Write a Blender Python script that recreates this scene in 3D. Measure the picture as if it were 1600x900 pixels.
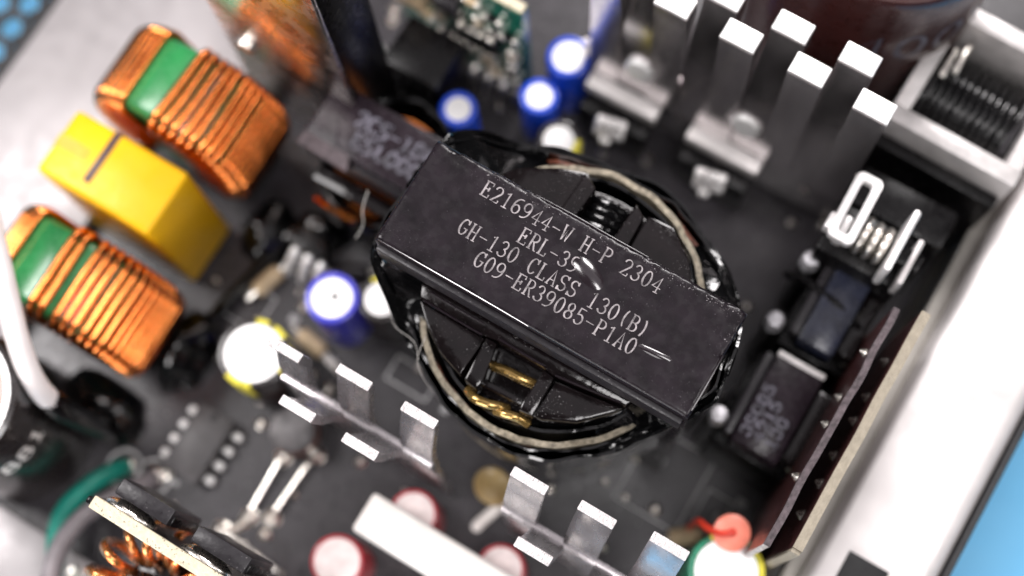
import bpy, bmesh, math, random
from mathutils import Vector, Matrix, noise
random.seed(7)
R_ = math.radians
sc = bpy.context.scene
for o in list(bpy.data.objects): bpy.data.objects.remove(o)
# one Blender unit is one millimetre
sc.unit_settings.system = 'METRIC'; sc.unit_settings.scale_length = 0.001; sc.unit_settings.length_unit = 'MILLIMETERS'
COL = sc.collection

# ------------------------------------------------------------------ camera
cam_d = bpy.data.cameras.new('camera'); cam = bpy.data.objects.new('camera', cam_d); COL.objects.link(cam)
rot = Matrix(((0.85702, -0.49028, 0.15855), (0.51395, 0.83544, -0.19465), (-0.03703, 0.24831, 0.96797)))
cam.matrix_world = Matrix.Translation((41.157, -27.723, 202.047)) @ rot.to_4x4()
cam_d.sensor_width = 36; cam_d.lens = 50.0
cam_d.clip_start = 5; cam_d.clip_end = 5000
cam_d.dof.use_dof = True; cam_d.dof.focus_distance = 157.0
cam_d.dof.aperture_fstop = 0.0098; cam_d.dof.aperture_blades = 0
sc.camera = cam
# ------------------------------------------------------------------ light
wd = bpy.data.worlds.new('World'); sc.world = wd; wd.use_nodes = True
wd.node_tree.nodes['Background'].inputs[0].default_value = (1.0, 0.97, 0.96, 1); wd.node_tree.nodes['Background'].inputs[1].default_value = 0.03
def area(name, loc, target, sx, sy, rad, col=(1, 1, 1)):
    d = bpy.data.lights.new(name, 'AREA'); d.shape = 'RECTANGLE'; d.size = sx; d.size_y = sy
    d.energy = math.pi * sx * sy * rad; d.color = col
    o = bpy.data.objects.new(name, d); COL.objects.link(o); o.location = loc
    o.rotation_euler = (Vector(target) - Vector(loc)).to_track_quat('-Z', 'Y').to_euler()
    return o
area('softbox', (10, 90, 340), (10, 20, 0), 320, 260, 0.40, (1.0, 0.94, 0.98))
area('key_lamp', (-20, 285, 270), (20, 10, 20), 130, 80, 21.0, (1.0, 0.96, 0.96))
area('top_lamp', (110, -50, 340), (10, 0, 0), 80, 80, 9.0, (1.0, 0.97, 0.97))
area('left_lamp', (-195, -40, 280), (-10, 0, 10), 110, 130, 10.0, (1.0, 0.96, 0.96))
area('right_lamp', (250, 40, 260), (60, 10, 0), 90, 90, 4.0, (1.0, 0.97, 0.97))
area('front_strip', (-30, -270, 105), (15, 0, 25), 240, 50, 9.0, (1.0, 0.97, 0.97))
area('front_lamp', (30, -240, 210), (20, 0, 20), 110, 80, 3.0, (1.0, 0.97, 0.97))
sc.view_settings.view_transform = 'Standard'; sc.view_settings.look = 'None'
sc.view_settings.exposure = 0.95; sc.view_settings.gamma = 1.0; sc.view_settings.use_curve_mapping = False
sc.render.engine = 'CYCLES'
sc.cycles.max_bounces = 8; sc.cycles.use_denoising = True

# ------------------------------------------------------------------ materials
def M(name, col, rough=0.5, metal=0.0, coat=0.0, var=0.12, vs=0.5, bump=0.0, bs=2.0, rv=0.1, dust=0.0, ds=3.0, dcol=(0.55, 0.52, 0.53),
      dt=0.70, stretch=None, spec=0.5, col2=None, trans=0.0, coat_rough=0.06, sss=0.0):
    m = bpy.data.materials.new(name); m.use_nodes = True
    nt = m.node_tree; N = nt.nodes; L = nt.links; p = N['Principled BSDF']
    tc = N.new('ShaderNodeTexCoord'); vec = tc.outputs['Object']
    if stretch:
        mp = N.new('ShaderNodeMapping'); mp.inputs['Scale'].default_value = stretch; L.new(vec, mp.inputs[0]); vec = mp.outputs[0]
    nz = N.new('ShaderNodeTexNoise'); nz.inputs['Scale'].default_value = vs; nz.inputs['Detail'].default_value = 6; L.new(vec, nz.inputs['Vector'])
    mx = N.new('ShaderNodeMix'); mx.data_type = 'RGBA'
    c2 = col2 or tuple(max(0, c * (1 + 2.2 * var)) for c in col); c1 = tuple(c * (1 - var) for c in col)
    rm = N.new('ShaderNodeMapRange'); rm.inputs[1].default_value = 0.3; rm.inputs[2].default_value = 0.75; L.new(nz.outputs[0], rm.inputs[0])
    mx.inputs[6].default_value = (*c1, 1); mx.inputs[7].default_value = (*c2, 1); L.new(rm.outputs[0], mx.inputs[0])
    out = mx.outputs[2]
    rr = N.new('ShaderNodeMapRange'); rr.inputs[1].default_value = 0.3; rr.inputs[2].default_value = 0.7
    rr.inputs[3].default_value = max(0.02, rough - rv); rr.inputs[4].default_value = min(1, rough + rv)
    n2 = N.new('ShaderNodeTexNoise'); n2.inputs['Scale'].default_value = vs * 2.7; n2.inputs['Detail'].default_value = 4; L.new(vec, n2.inputs['Vector'])
    L.new(n2.outputs[0], rr.inputs[0]); ro = rr.outputs[0]
    if dust > 0:
        nd = N.new('ShaderNodeTexNoise'); nd.inputs['Scale'].default_value = ds; nd.inputs['Detail'].default_value = 2; L.new(tc.outputs['Object'], nd.inputs['Vector'])
        big = N.new('ShaderNodeTexNoise'); big.inputs['Scale'].default_value = 0.22; L.new(tc.outputs['Object'], big.inputs['Vector'])
        ad = N.new('ShaderNodeMath'); ad.operation = 'MULTIPLY_ADD'; ad.inputs[1].default_value = 0.25; L.new(big.outputs[0], ad.inputs[0]); L.new(nd.outputs[0], ad.inputs[2])
        md = N.new('ShaderNodeMapRange'); md.inputs[1].default_value = dt + 0.125; md.inputs[2].default_value = dt + 0.165; md.inputs[4].default_value = dust; L.new(ad.outputs[0], md.inputs[0])
        m2 = N.new('ShaderNodeMix'); m2.data_type = 'RGBA'; m2.inputs[7].default_value = (*dcol, 1); L.new(out, m2.inputs[6]); L.new(md.outputs[0], m2.inputs[0]); out = m2.outputs[2]
        r2 = N.new('ShaderNodeMix'); r2.data_type = 'FLOAT'; r2.inputs[3].default_value = 0.7; L.new(ro, r2.inputs[2]); L.new(md.outputs[0], r2.inputs[0]); ro = r2.outputs[0]
    L.new(out, p.inputs['Base Color']); L.new(ro, p.inputs['Roughness'])
    p.inputs['Metallic'].default_value = metal; p.inputs['Coat Weight'].default_value = coat; p.inputs['Coat Roughness'].default_value = coat_rough
    p.inputs['Specular IOR Level'].default_value = spec; p.inputs['Transmission Weight'].default_value = trans
    if sss: p.inputs['Subsurface Weight'].default_value = sss; p.inputs['Subsurface Radius'].default_value = (1, .8, .6)
    if bump > 0:
        nb = N.new('ShaderNodeTexNoise'); nb.inputs['Scale'].default_value = bs; nb.inputs['Detail'].default_value = 5; L.new(vec, nb.inputs['Vector'])
        b = N.new('ShaderNodeBump'); b.inputs['Strength'].default_value = bump; b.inputs['Distance'].default_value = 0.3; L.new(nb.outputs[0], b.inputs['Height'])
        L.new(b.outputs[0], p.inputs['Normal'])
        if coat > 0: L.new(b.outputs[0], p.inputs['Coat Normal'])
    return m
m_table = M('blue_table', (0.20, 0.62, 1.0), 0.55, vs=0.05, var=0.04)
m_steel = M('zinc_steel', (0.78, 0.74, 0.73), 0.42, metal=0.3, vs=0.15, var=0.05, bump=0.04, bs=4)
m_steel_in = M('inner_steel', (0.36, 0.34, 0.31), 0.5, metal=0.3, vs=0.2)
m_ledge = M('grey_steel', (0.34, 0.32, 0.325), 0.42, metal=0.3, vs=0.15, var=0.06, bump=0.04, bs=4)
m_blackpaint = M('black_paint', (0.018, 0.018, 0.02), 0.45, bump=0.15, bs=6)
m_hole = M('slot_black', (0.004, 0.004, 0.005), 0.5)
m_mask = M('solder_mask', (0.025, 0.022, 0.0255), 0.34, spec=0.5, vs=0.35, var=0.25, bump=0.05, bs=1.2, dust=0.3, ds=1.6)
m_solder = M('solder', (0.75, 0.70, 0.64), 0.28, metal=1.0, vs=1.5, bump=0.2, bs=1.5)
m_tin = M('tin_lead', (0.80, 0.76, 0.70), 0.3, metal=1.0, vs=1.2)
m_silk = M('silkscreen', (0.5, 0.5, 0.5), 0.6)
m_ferrite = M('varnished_ferrite', (0.0082, 0.0058, 0.0078), 0.27, spec=0.22, vs=0.35, var=0.35, bump=0.09, bs=1.6, rv=0.14, coat=0.08, coat_rough=0.12, dust=0.6, ds=8, dt=0.735, dcol=(0.4, 0.37, 0.4))
m_chip = M('chipped_ferrite', (0.07, 0.06, 0.065), 0.5, vs=1.8, var=0.5, bump=1.0, bs=3.2, coat=0.5, coat_rough=0.2, dust=0.85, ds=5.0, dt=0.58, dcol=(0.62, 0.58, 0.6))
m_varnish = M('varnish_drop', (0.0105, 0.0065, 0.009), 0.22, coat=0.7, coat_rough=0.12, vs=0.3, rv=0.03)
m_bobbin = M('bobbin_plastic', (0.0045, 0.003, 0.0033), 0.12, spec=0.25, coat=0.2, coat_rough=0.04, vs=0.5, var=0.3, rv=.05, bump=0.10, bs=1.1, dust=0.75, ds=7.5, dt=0.715)
m_tape = M('black_tape', (0.002, 0.002, 0.0023), 0.10, spec=.3, coat=0.35, coat_rough=0.05, bump=0.3, bs=0.8, rv=0.06, dust=0.5, ds=8, dt=0.745)
m_cream = M('cream_tape', (0.20, 0.165, 0.11), 0.45, vs=1.4, var=0.5, col2=(.44,.38,.28), bump=0.5, bs=3.5, sss=0.1)
m_foil = M('brown_foil', (0.14, 0.035, 0.015), 0.3, vs=1.5, var=0.6, coat=0.5)
m_gold = M('gold_enamel', (0.40, 0.25, 0.075), 0.2, metal=0.8, coat=0.6, vs=0.8)
m_ink = M('pale_ink', (0.075, 0.066, 0.07), 0.42, vs=1.1, col2=(0.40, 0.36, 0.37), bump=0.5, bs=6)
m_copper = M('enamel_copper', (0.88, 0.26, 0.052), 0.18, metal=1.0, coat=0.5, coat_rough=0.08, vs=0.5, var=0.14, rv=.05)
m_copper2 = M('orange_copper', (0.80, 0.30, 0.09), 0.24, metal=0.9, coat=0.7, coat_rough=0.1, vs=0.5, var=0.14)
m_green = M('green_epoxy', (0.022, 0.19, 0.055), 0.3, vs=0.3, coat=0.4, coat_rough=0.15)
m_yellow = M('yellow_epoxy', (0.86, 0.47, 0.006), 0.36, vs=0.2, var=0.04, bump=0.04, bs=1, spec=.3)
m_ymark = M('moulded_mark', (0.72, 0.33, 0.005), 0.4)
m_stripe = M('brown_stripe', (0.07, 0.035, 0.035), 0.45)
m_alu_top = M('aluminium_top', (0.93, 0.92, 0.91), 0.42, metal=0.5, vs=0.6, var=0.03)
m_sink = M('heatsink_aluminium', (0.40, 0.375, 0.385), 0.26, metal=0.72, vs=0.25, var=0.12, stretch=(1, 1, .25), bump=0.04, bs=3)
m_sink_dark = M('smooth_aluminium', (0.62, 0.58, 0.585), 0.17, rv=.05, metal=0.93, vs=0.25, var=0.12, stretch=(1, 1, .25), bump=0.03, bs=3)
m_cut = M('sheared_edge', (0.80, 0.75, 0.75), 0.48, metal=0.45, vs=2.5, var=0.25, bump=0.8, bs=4, dust=0.6, ds=9, dt=0.60, dcol=(0.12, 0.1, 0.1), stretch=(3, .7, 1))
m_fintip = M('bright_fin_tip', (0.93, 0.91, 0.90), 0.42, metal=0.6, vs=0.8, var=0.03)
m_bead = M('mottled_metal', (0.78, 0.75, 0.74), 0.3, metal=0.7, vs=.9, var=.3, bump=.3, bs=.8)
m_drum = M('grey_ferrite', (0.075, 0.07, 0.072), 0.5, vs=.6, var=.4)
m_chipbody = M('grey_chip_body', (0.062, 0.058, 0.06), 0.45, vs=.5, var=.2)
m_dullbead = M('dull_metal', (0.42, 0.41, 0.43), 0.42, metal=0.5, vs=.9, var=.45, bump=.6, bs=1.4)
m_shield = M('shield_metal', (0.66, 0.60, 0.575), 0.25, metal=1.0, vs=0.15, var=0.08, bump=0.05, bs=0.6)
m_blueslv = M('blue_sleeve', (0.012, 0.07, 0.62), 0.28, coat=0.5, vs=0.3)
m_violslv = M('violet_sleeve', (0.05, 0.05, 0.50), 0.28, coat=0.5, vs=0.3)
m_blackslv = M('black_sleeve', (0.014, 0.010, 0.010), 0.3, coat=0.5, vs=0.4)
m_brownslv = M('dark_brown_sleeve', (0.030, 0.008, 0.007), 0.3, coat=0.4, vs=0.2)
m_yelprint = M('yellow_print', (0.75, 0.66, 0.05), 0.45)
m_greenslv = M('green_sleeve', (0.01, 0.17, 0.09), 0.3, coat=0.5)
m_redslv = M('red_sleeve', (0.50, 0.045, 0.06), 0.35, coat=0.4)
m_pinktop = M('pale_pink_top', (0.90, 0.78, 0.76), 0.45, vs=0.5, var=0.12)
m_salmon = M('salmon_epoxy', (0.80, 0.23, 0.16), 0.4, vs=0.5)
m_redlead = M('red_wire', (0.55, 0.04, 0.02), 0.4)
m_white = M('white_ceramic', (0.86, 0.82, 0.78), 0.5, vs=0.4, var=0.03, bump=0.05)
m_whitewire = M('white_wire', (0.74, 0.69, 0.68), 0.4, vs=0.3, var=0.04)
m_greenwire = M('green_wire', (0.004, 0.20, 0.15), 0.38)
m_greywire = M('grey_wire', (0.19, 0.17, 0.18), 0.42)
m_black = M('black_plastic', (0.003, 0.0026, 0.003), 0.3, spec=0.22, vs=0.5, bump=0.1, bs=2, dust=0.3, ds=4)
m_greyplastic = M('dark_grey_plastic', (0.018, 0.016, 0.0185), 0.36, spec=.3, vs=0.5, bump=0.1, bs=2, dust=0.35, ds=4, dt=0.72)
m_fr4 = M('board_edge', (0.62, 0.55, 0.40), 0.6, vs=0.9, var=0.12, bump=0.5, bs=4, dust=0.75, ds=2.6, dt=0.63, dcol=(0.12, 0.1, 0.07), stretch=(2, 2, 1))
m_fr4b = M('side_board_edge', (0.27, 0.235, 0.18), 0.6, vs=0.9, var=0.1, bump=0.5, bs=3)
m_brownpcb = M('red_brown_board', (0.040, 0.012, 0.012), 0.35, spec=.35, coat=0.2, vs=0.35, var=0.4, bump=0.3, bs=1)
m_roughedge = M('rough_purple_edge', (0.06, 0.045, 0.05), 0.6, vs=1.2, var=0.4, bump=1.0, bs=2)
m_greenpcb = M('green_board', (0.008, 0.10, 0.065), 0.3, coat=0.4, vs=0.3, var=0.3)
m_navy = M('blue_black_tape', (0.012, 0.014, 0.026), 0.3, spec=.4, coat=0.2, vs=0.4, var=0.3, bump=0.25, bs=1)
m_purple = M('brown_black_tape', (0.013, 0.0085, 0.0118), 0.26, spec=.18, coat=0.04, vs=0.4, var=0.3, bump=0.25, bs=1)
m_faint = M('faint_print', (0.07, 0.066, 0.085), 0.5, vs=0.8, var=0.5)
m_pfcframe = M('pale_ferrite_frame', (0.62, 0.59, 0.58), 0.42, metal=0.35, vs=0.5, var=0.10, bump=0.15, bs=1.5)
m_ochre = M('ochre_epoxy', (0.42, 0.30, 0.13), 0.35, vs=0.4)
m_hair = M('pale_hair', (0.75, 0.72, 0.68), 0.5)
m_tan = M('tan_part', (0.55, 0.42, 0.26), 0.5)

# ------------------------------------------------------------------ mesh helpers
class MB:
    def __init__(s): s.bm = bmesh.new()
    def _merge(s, b, mat=None):
        if mat is not None: b.transform(mat)
        me = bpy.data.meshes.new('tmp'); b.to_mesh(me); b.free(); s.bm.from_mesh(me); bpy.data.meshes.remove(me); return s
    def box(s, x0, x1, y0, y1, z0, z1, bev=0.0, seg=2, mat=None):
        b = bmesh.new(); bmesh.ops.create_cube(b, size=1)
        for v in b.verts: v.co = Vector(((x0 + x1) / 2 + v.co.x * (x1 - x0), (y0 + y1) / 2 + v.co.y * (y1 - y0), (z0 + z1) / 2 + v.co.z * (z1 - z0)))
        if bev: bmesh.ops.bevel(b, geom=b.edges[:], offset=bev, segments=seg, profile=0.5, affect='EDGES')
        return s._merge(b, mat)
    def prism(s, poly, z0, z1, bev=0.0, mat=None, seg=2):
        b = bmesh.new(); n = len(poly)
        a = [b.verts.new((x, y, z0)) for x, y in poly]; t = [b.verts.new((x, y, z1)) for x, y in poly]
        b.faces.new(a[::-1]); top = b.faces.new(t)
        for i in range(n): b.faces.new((a[i], a[(i + 1) % n], t[(i + 1) % n], t[i]))
        bmesh.ops.recalc_face_normals(b, faces=b.faces[:])
        if bev: bmesh.ops.bevel(b, geom=[e for e in top.edges], offset=bev, segments=seg, profile=0.5, affect='EDGES')
        return s._merge(b, mat)
    def cyl(s, x, y, z0, z1, r, n=32, bev=0.0, mat=None):
        return s.prism([(x + r * math.cos(2 * math.pi * i / n), y + r * math.sin(2 * math.pi * i / n)) for i in range(n)], z0, z1, bev, mat)
    def lathe(s, prof, x=0, y=0, n=36, mat=None):
        b = bmesh.new(); rows = []
        for r, z in prof:
            if r < 1e-6: rows.append([b.verts.new((x, y, z))])
            else: rows.append([b.verts.new((x + r * math.cos(2 * math.pi * i / n), y + r * math.sin(2 * math.pi * i / n), z)) for i in range(n)])
        for A, B in zip(rows, rows[1:]):
            for i in range(n):
                j = (i + 1) % n
                if len(A) == 1 and len(B) == 1: continue
                if len(A) == 1: b.faces.new((A[0], B[j], B[i]))
                elif len(B) == 1: b.faces.new((A[i], A[j], B[0]))
                else: b.faces.new((A[i], A[j], B[j], B[i]))
        bmesh.ops.recalc_face_normals(b, faces=b.faces[:])
        return s._merge(b, mat)
    def tube(s, pts, r, n=10, closed=False, mat=None, smooth=0):
        P = [Vector(p) for p in pts]
        if smooth: P = spline(P, smooth, closed)
        b = bmesh.new(); m = len(P); rings = []; up = None
        for i, p in enumerate(P):
            t = (P[(i + 1) % m] - P[i - 1]) if closed else (P[min(i + 1, m - 1)] - P[max(i - 1, 0)])
            t.normalize()
            if up is None: up = t.orthogonal().normalized()
            up = (up - t * up.dot(t)).normalized(); sd = t.cross(up)
            rr = r(i / (m - 1)) if callable(r) else r
            rings.append([b.verts.new(p + (up * math.cos(2 * math.pi * k / n) + sd * math.sin(2 * math.pi * k / n)) * rr) for k in range(n)])
        for i in range(m if closed else m - 1):
            A, B = rings[i], rings[(i + 1) % m]
            for k in range(n): b.faces.new((A[k], A[(k + 1) % n], B[(k + 1) % n], B[k]))
        if not closed: b.faces.new(rings[0][::-1]); b.faces.new(rings[-1])
        bmesh.ops.recalc_face_normals(b, faces=b.faces[:])
        return s._merge(b, mat)
    def strip(s, prof, th, x0, x1, bev=0.0):
        """a sheet bent along prof (y, z) with thickness th, extruded from x0 to x1"""
        P = [Vector((a, c)) for a, c in prof]; n = len(P); A = []; B = []
        for i, p in enumerate(P):
            t = (P[min(i + 1, n - 1)] - P[max(i - 1, 0)]).normalized(); nn = Vector((-t.y, t.x)) * th / 2
            A.append(p + nn); B.append(p - nn)
        poly = A + B[::-1]
        b = bmesh.new()
        l = [b.verts.new((x0, q.x, q.y)) for q in poly]; r = [b.verts.new((x1, q.x, q.y)) for q in poly]
        k = len(poly)
        for i in range(k): b.faces.new((l[i], l[(i + 1) % k], r[(i + 1) % k], r[i]))
        for V in (l, r):
            for i in range(n - 1): b.faces.new((V[i], V[i + 1], V[k - 2 - i], V[k - 1 - i]))
        bmesh.ops.recalc_face_normals(b, faces=b.faces[:])
        if bev: bmesh.ops.bevel(b, geom=[e for e in b.edges if e.is_manifold and e.calc_face_angle(0) > 1.0], offset=bev, segments=2, affect='EDGES')
        return s._merge(b)
    def shell(s, outline, th, z0, ztop, rows=6, amp=0.25, fr=0.35, seed=0.0, taper=0.0):
        """closed band of tape: outer and inner skin with a crinkled top"""
        b = bmesh.new(); n = len(outline); O = []; I = []
        nor = []
        for i in range(n):
            t = (outline[(i + 1) % n] - outline[i - 1]).normalized(); nor.append(Vector((t.y, -t.x)))
        for j in range(rows + 1):
            f = j / rows; ro = []; ri = []
            for i, p in enumerate(outline):
                zt = ztop(p) if callable(ztop) else ztop
                z = z0 + (zt - z0) * f + (noise.noise(Vector((p.x * .25, p.y * .25, seed))) * 0.9 if j == rows else 0)
                k = noise.noise(Vector((p.x * fr, p.y * fr, z * .12 + seed))) * amp - taper * (1 - f)
                q = p + nor[i] * k; ro.append(b.verts.new((q.x, q.y, z)))
                q2 = p + nor[i] * (k - th); ri.append(b.verts.new((q2.x, q2.y, z)))
            O.append(ro); I.append(ri)
        for j in range(rows):
            for i in range(n):
                k = (i + 1) % n
                b.faces.new((O[j][i], O[j][k], O[j + 1][k], O[j + 1][i])); b.faces.new((I[j][k], I[j][i], I[j + 1][i], I[j + 1][k]))
        for i in range(n):
            k = (i + 1) % n; b.faces.new((O[rows][i], O[rows][k], I[rows][k], I[rows][i]))
        bmesh.ops.recalc_face_normals(b, faces=b.faces[:])
        return s._merge(b)
    def mesh(s, name, ang=35):
        me = bpy.data.meshes.new(name); s.bm.to_mesh(me); s.bm.free()
        me.shade_smooth(); me.set_sharp_from_angle(angle=R_(ang)); return me
    def build(s, name, mat, parent=None, loc=None, ang=35, **props):
        o = bpy.data.objects.new(name, s.mesh(name, ang)); o.data.materials.append(mat); COL.objects.link(o)
        if parent: o.parent = parent
        if loc: o.location = loc
        for k, v in props.items(): o[k] = v
        return o
def spline(P, k, closed=False):
    P = [Vector(p) for p in P]; n = len(P); out = []
    for i in range(n if closed else n - 1):
        g = (lambda q: P[q % n]) if closed else (lambda q: P[max(0, min(n - 1, q))])
        a, b, c, d = g(i - 1), g(i), g(i + 1), g(i + 2)
        for j in range(k):
            t = j / k
            out.append(0.5 * ((2 * b) + (c - a) * t + (2 * a - 5 * b + 4 * c - d) * t * t + (3 * b - a - 3 * c + d) * t ** 3))
    if not closed: out.append(P[-1])
    return out
def thing(name, label, cat, loc=(0, 0, 0), rz=0.0, group=None):
    o = bpy.data.objects.new(name, None); COL.objects.link(o); o.location = loc; o.rotation_euler = (0, 0, rz); o.empty_display_size = 2
    o['label'] = label; o['category'] = cat
    if group: o['group'] = group
    return o
def tag(o, label, cat, group=None):
    o['label'] = label; o['category'] = cat
    if group: o['group'] = group
    return o
def inst(me, name, mat, parent, loc=(0, 0, 0), rot=(0, 0, 0)):
    o = bpy.data.objects.new(name, me); COL.objects.link(o); o.parent = parent; o.location = loc; o.rotation_euler = rot
    if not me.materials: me.materials.append(mat)
    return o

# stroke lettering: thin serif capitals on a 4 x 6 grid
def arc(cx, cy, rx, ry, a0, a1, n=10): return [(cx + rx * math.cos(R_(a0 + (a1 - a0) * i / n)), cy + ry * math.sin(R_(a0 + (a1 - a0) * i / n))) for i in range(n + 1)]
GL = {
 'E': [[(.7, 0), (.7, 6)], [(.1, 6), (3.6, 6), (3.6, 5)], [(.1, 0), (3.7, 0), (3.7, 1.1)], [(.7, 3.1), (2.6, 3.1)], [(2.6, 2.5), (2.6, 3.7)]],
 '2': [arc(2, 4.4, 1.6, 1.6, 165, -20) + [(.4, 0), (3.6, 0), (3.6, .9)]],
 '1': [[(1, 5.2), (2.1, 6), (2.1, 0)], [(1, 0), (3.2, 0)]],
 '6': [arc(3.2, 3, 2.7, 3, 80, 180, 8) + arc(2.1, 1.7, 1.6, 1.7, 180, 530, 14)],
 '9': [arc(.8, 3, 2.7, 3, -100, 0, 8) + arc(1.9, 4.3, 1.6, 1.7, 0, 350, 14)],
 '4': [[(2.8, 0), (2.8, 6), (.3, 1.9), (3.9, 1.9)], [(2, 0), (3.6, 0)]],
 '-': [[(.4, 2.8), (3.6, 2.8)]],
 'W': [[(.3, 6), (1.1, 0), (2, 4.6), (2.9, 0), (3.7, 6)], [(0, 6), (.9, 6)], [(3.1, 6), (4, 6)]],
 'H': [[(.7, 0), (.7, 6)], [(3.3, 0), (3.3, 6)], [(.7, 3), (3.3, 3)], [(.1, 0), (1.3, 0)], [(.1, 6), (1.3, 6)], [(2.7, 0), (3.9, 0)], [(2.7, 6), (3.9, 6)]],
 'P': [[(.8, 0), (.8, 6)], [(.2, 6), (2, 6)] + arc(2, 4.5, 1.6, 1.5, 90, -90, 8) + [(.8, 3)], [(.2, 0), (1.6, 0)]],
 '3': [arc(1.9, 4.5, 1.4, 1.5, 160, -90, 10) + arc(1.9, 1.55, 1.7, 1.5, 85, -160, 10)],
 '0': [arc(2, 3, 1.6, 3, 0, 360, 18)],
 'R': [[(.8, 0), (.8, 6)], [(.2, 6), (2, 6)] + arc(2, 4.5, 1.5, 1.5, 90, -90, 8) + [(.8, 3)], [(1.9, 3), (3.5, 0), (4, 0)], [(.2, 0), (1.5, 0)]],
 'L': [[(.9, 6), (.9, 0)], [(.3, 6), (1.6, 6)], [(.3, 0), (3.7, 0), (3.7, 1.2)]],
 'G': [arc(2.1, 3, 1.75, 3, 45, 330, 14) + [(3.6, 2.6)], [(2.4, 2.6), (4, 2.6)], [(3.5, 6), (3.5, 4.6)]],
 'C': [arc(2.1, 3, 1.75, 3, 45, 320, 14), [(3.5, 6), (3.5, 4.5)]],
 'A': [[(.4, 0), (2, 6), (3.6, 0)], [(1, 2), (3, 2)], [(0, 0), (1, 0)], [(3, 0), (4, 0)]],
 'S': [arc(1.95, 4.5, 1.5, 1.5, 30, 270, 10) + arc(1.95, 1.5, 1.6, 1.5, 90, -150, 10), [(3.4, 6), (3.4, 4.9)], [(.4, 0), (.4, 1.2)]],
 '(': [arc(4.2, 3, 2.2, 3.9, 130, 230, 8)],
 ')': [arc(-.2, 3, 2.2, 3.9, 50, -50, 8)],
 'B': [[(.8, 0), (.8, 6)], [(.2, 6), (2, 6)] + arc(2, 4.55, 1.35, 1.45, 90, -90, 8) + [(.8, 3.1)], [(2, 3.1)] + arc(2, 1.55, 1.65, 1.55, 90, -90, 8) + [(.2, 0)]],
 '5': [[(3.3, 6), (.9, 6), (.7, 3.2)] + arc(1.9, 1.9, 1.7, 1.9, 120, -150, 12)],
 '8': [arc(2, 4.5, 1.3, 1.5, -90, 270, 14), arc(2, 1.5, 1.6, 1.5, 90, 450, 14)],
 'V': [[(.3, 6), (2, 0), (3.7, 6)], [(0, 6), (1, 6)], [(3, 6), (4, 6)]],
 ' ': [],
}
def letters(text, mat, parent, loc, pitch, h, wd, mapf, **k):
    for i, ch in enumerate(text):
        if ch != ' ':
            m = MB(); lettering(m, ch, pitch, h, wd, lambda a, c: mapf(a + i * pitch, c), **k); m.build('character', mat, parent, loc=loc)
def lettering(mb, text, pitch, h, wd=.16, mapf=lambda x, y: Vector((x, y, 0)), thick=0.025, gw=0.80, skip=0.0):
    """ribbons of ink; mapf places a flat point on the printed surface; returns nothing"""
    b = mb.bm
    for ci, ch in enumerate(text):
        for st in GL[ch]:
            pts = [Vector((x / 4 * pitch * gw + ci * pitch, y / 6 * h)) for x, y in st]
            L_ = []; n = len(pts)
            for i, p in enumerate(pts):
                t = (pts[min(i + 1, n - 1)] - pts[max(i - 1, 0)])
                if t.length < 1e-6: t = Vector((1, 0))
                t.normalize(); w = wd * (0.72 + 0.45 * abs(t.y)) / 2 * (1 + 0.35 * noise.noise(Vector((p.x * 2.1, p.y * 2.1, ci))))
                nn = Vector((-t.y, t.x)) * w
                if i == 0: p = p - t * wd * .35
                if i == n - 1: p = p + t * wd * .35
                L_.append((p + nn, p - nn))
            vs = [(b.verts.new(mapf(a.x, a.y)), b.verts.new(mapf(c.x, c.y))) for a, c in L_]
            for i in range(n - 1):
                b.faces.new((vs[i][0], vs[i][1], vs[i + 1][1], vs[i + 1][0]))

# ------------------------------------------------------------------ setting: table and the open metal case
tb = MB().box(-500, 500, -500, 500, -24, -18).build('table', m_table, kind='structure')
case = thing('metal_case', 'pale bare steel case around the electronics with wide blank rims', 'case', (0, 0, -12))
def cpart(mb, name, mat, **k): return mb.build(name, mat, case, loc=(0, 0, 12), **k)
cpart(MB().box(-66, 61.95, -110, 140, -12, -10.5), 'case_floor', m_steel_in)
# right rim: bent sheet, wall then rim then turned down outer lip
rim = [(62.0, -10.5), (62.0, 10), (62.05, 19), (62.2, 20.8), (62.5, 21.7), (63.0, 22.0), (70, 22.0), (73.6, 22.0), (75.0, 21.6), (75.9, 20.6), (76.3, 19.0), (76.3, 2), (76.3, -12)]
mbr = MB(); b = mbr.bm
rowsA = []
ys = [-115, 140]
for yv in ys: rowsA.append(([b.verts.new((x, yv, z)) for x, z in rim], [b.verts.new((x - (0.0 if i < 4 else 0.0) + (0.9 if i < 5 else (-0.9 if i > 8 else 0)), yv, z - (0.9 if 3 <= i <= 9 else 0))) for i, (x, z) in enumerate(rim)]))
for i in range(len(rim) - 1):
    b.faces.new((rowsA[0][0][i], rowsA[0][0][i + 1], rowsA[1][0][i + 1], rowsA[1][0][i]))
    b.faces.new((rowsA[0][1][i + 1], rowsA[0][1][i], rowsA[1][1][i], rowsA[1][1][i + 1]))
bmesh.ops.recalc_face_normals(b, faces=b.faces[:])
cpart(mbr, 'rim', m_steel, ang=60)
sl = MB().prism([(65.0, -6.5), (70.4, -6.5), (70.4, .9), (65.0, .9)], 22.004, 22.35, 0.08); 
cpart(sl, 'slot', m_hole)
cpart(MB().box(67.6, 67.8, -6.5, .6, 22.36, 22.44), 'slot_divider', m_greyplastic)
cpart(MB().box(76.35, 77.3, -115, 140, -12, 20.8, .4), 'outer_edge', m_blackpaint)  # black strip, dark shading of the rounded outer corner put into its colour
cpart(MB().box(59.9, 61.96, -115, 140, 12, 14.5, .3), 'inner_lip', m_steel_in)
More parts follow.
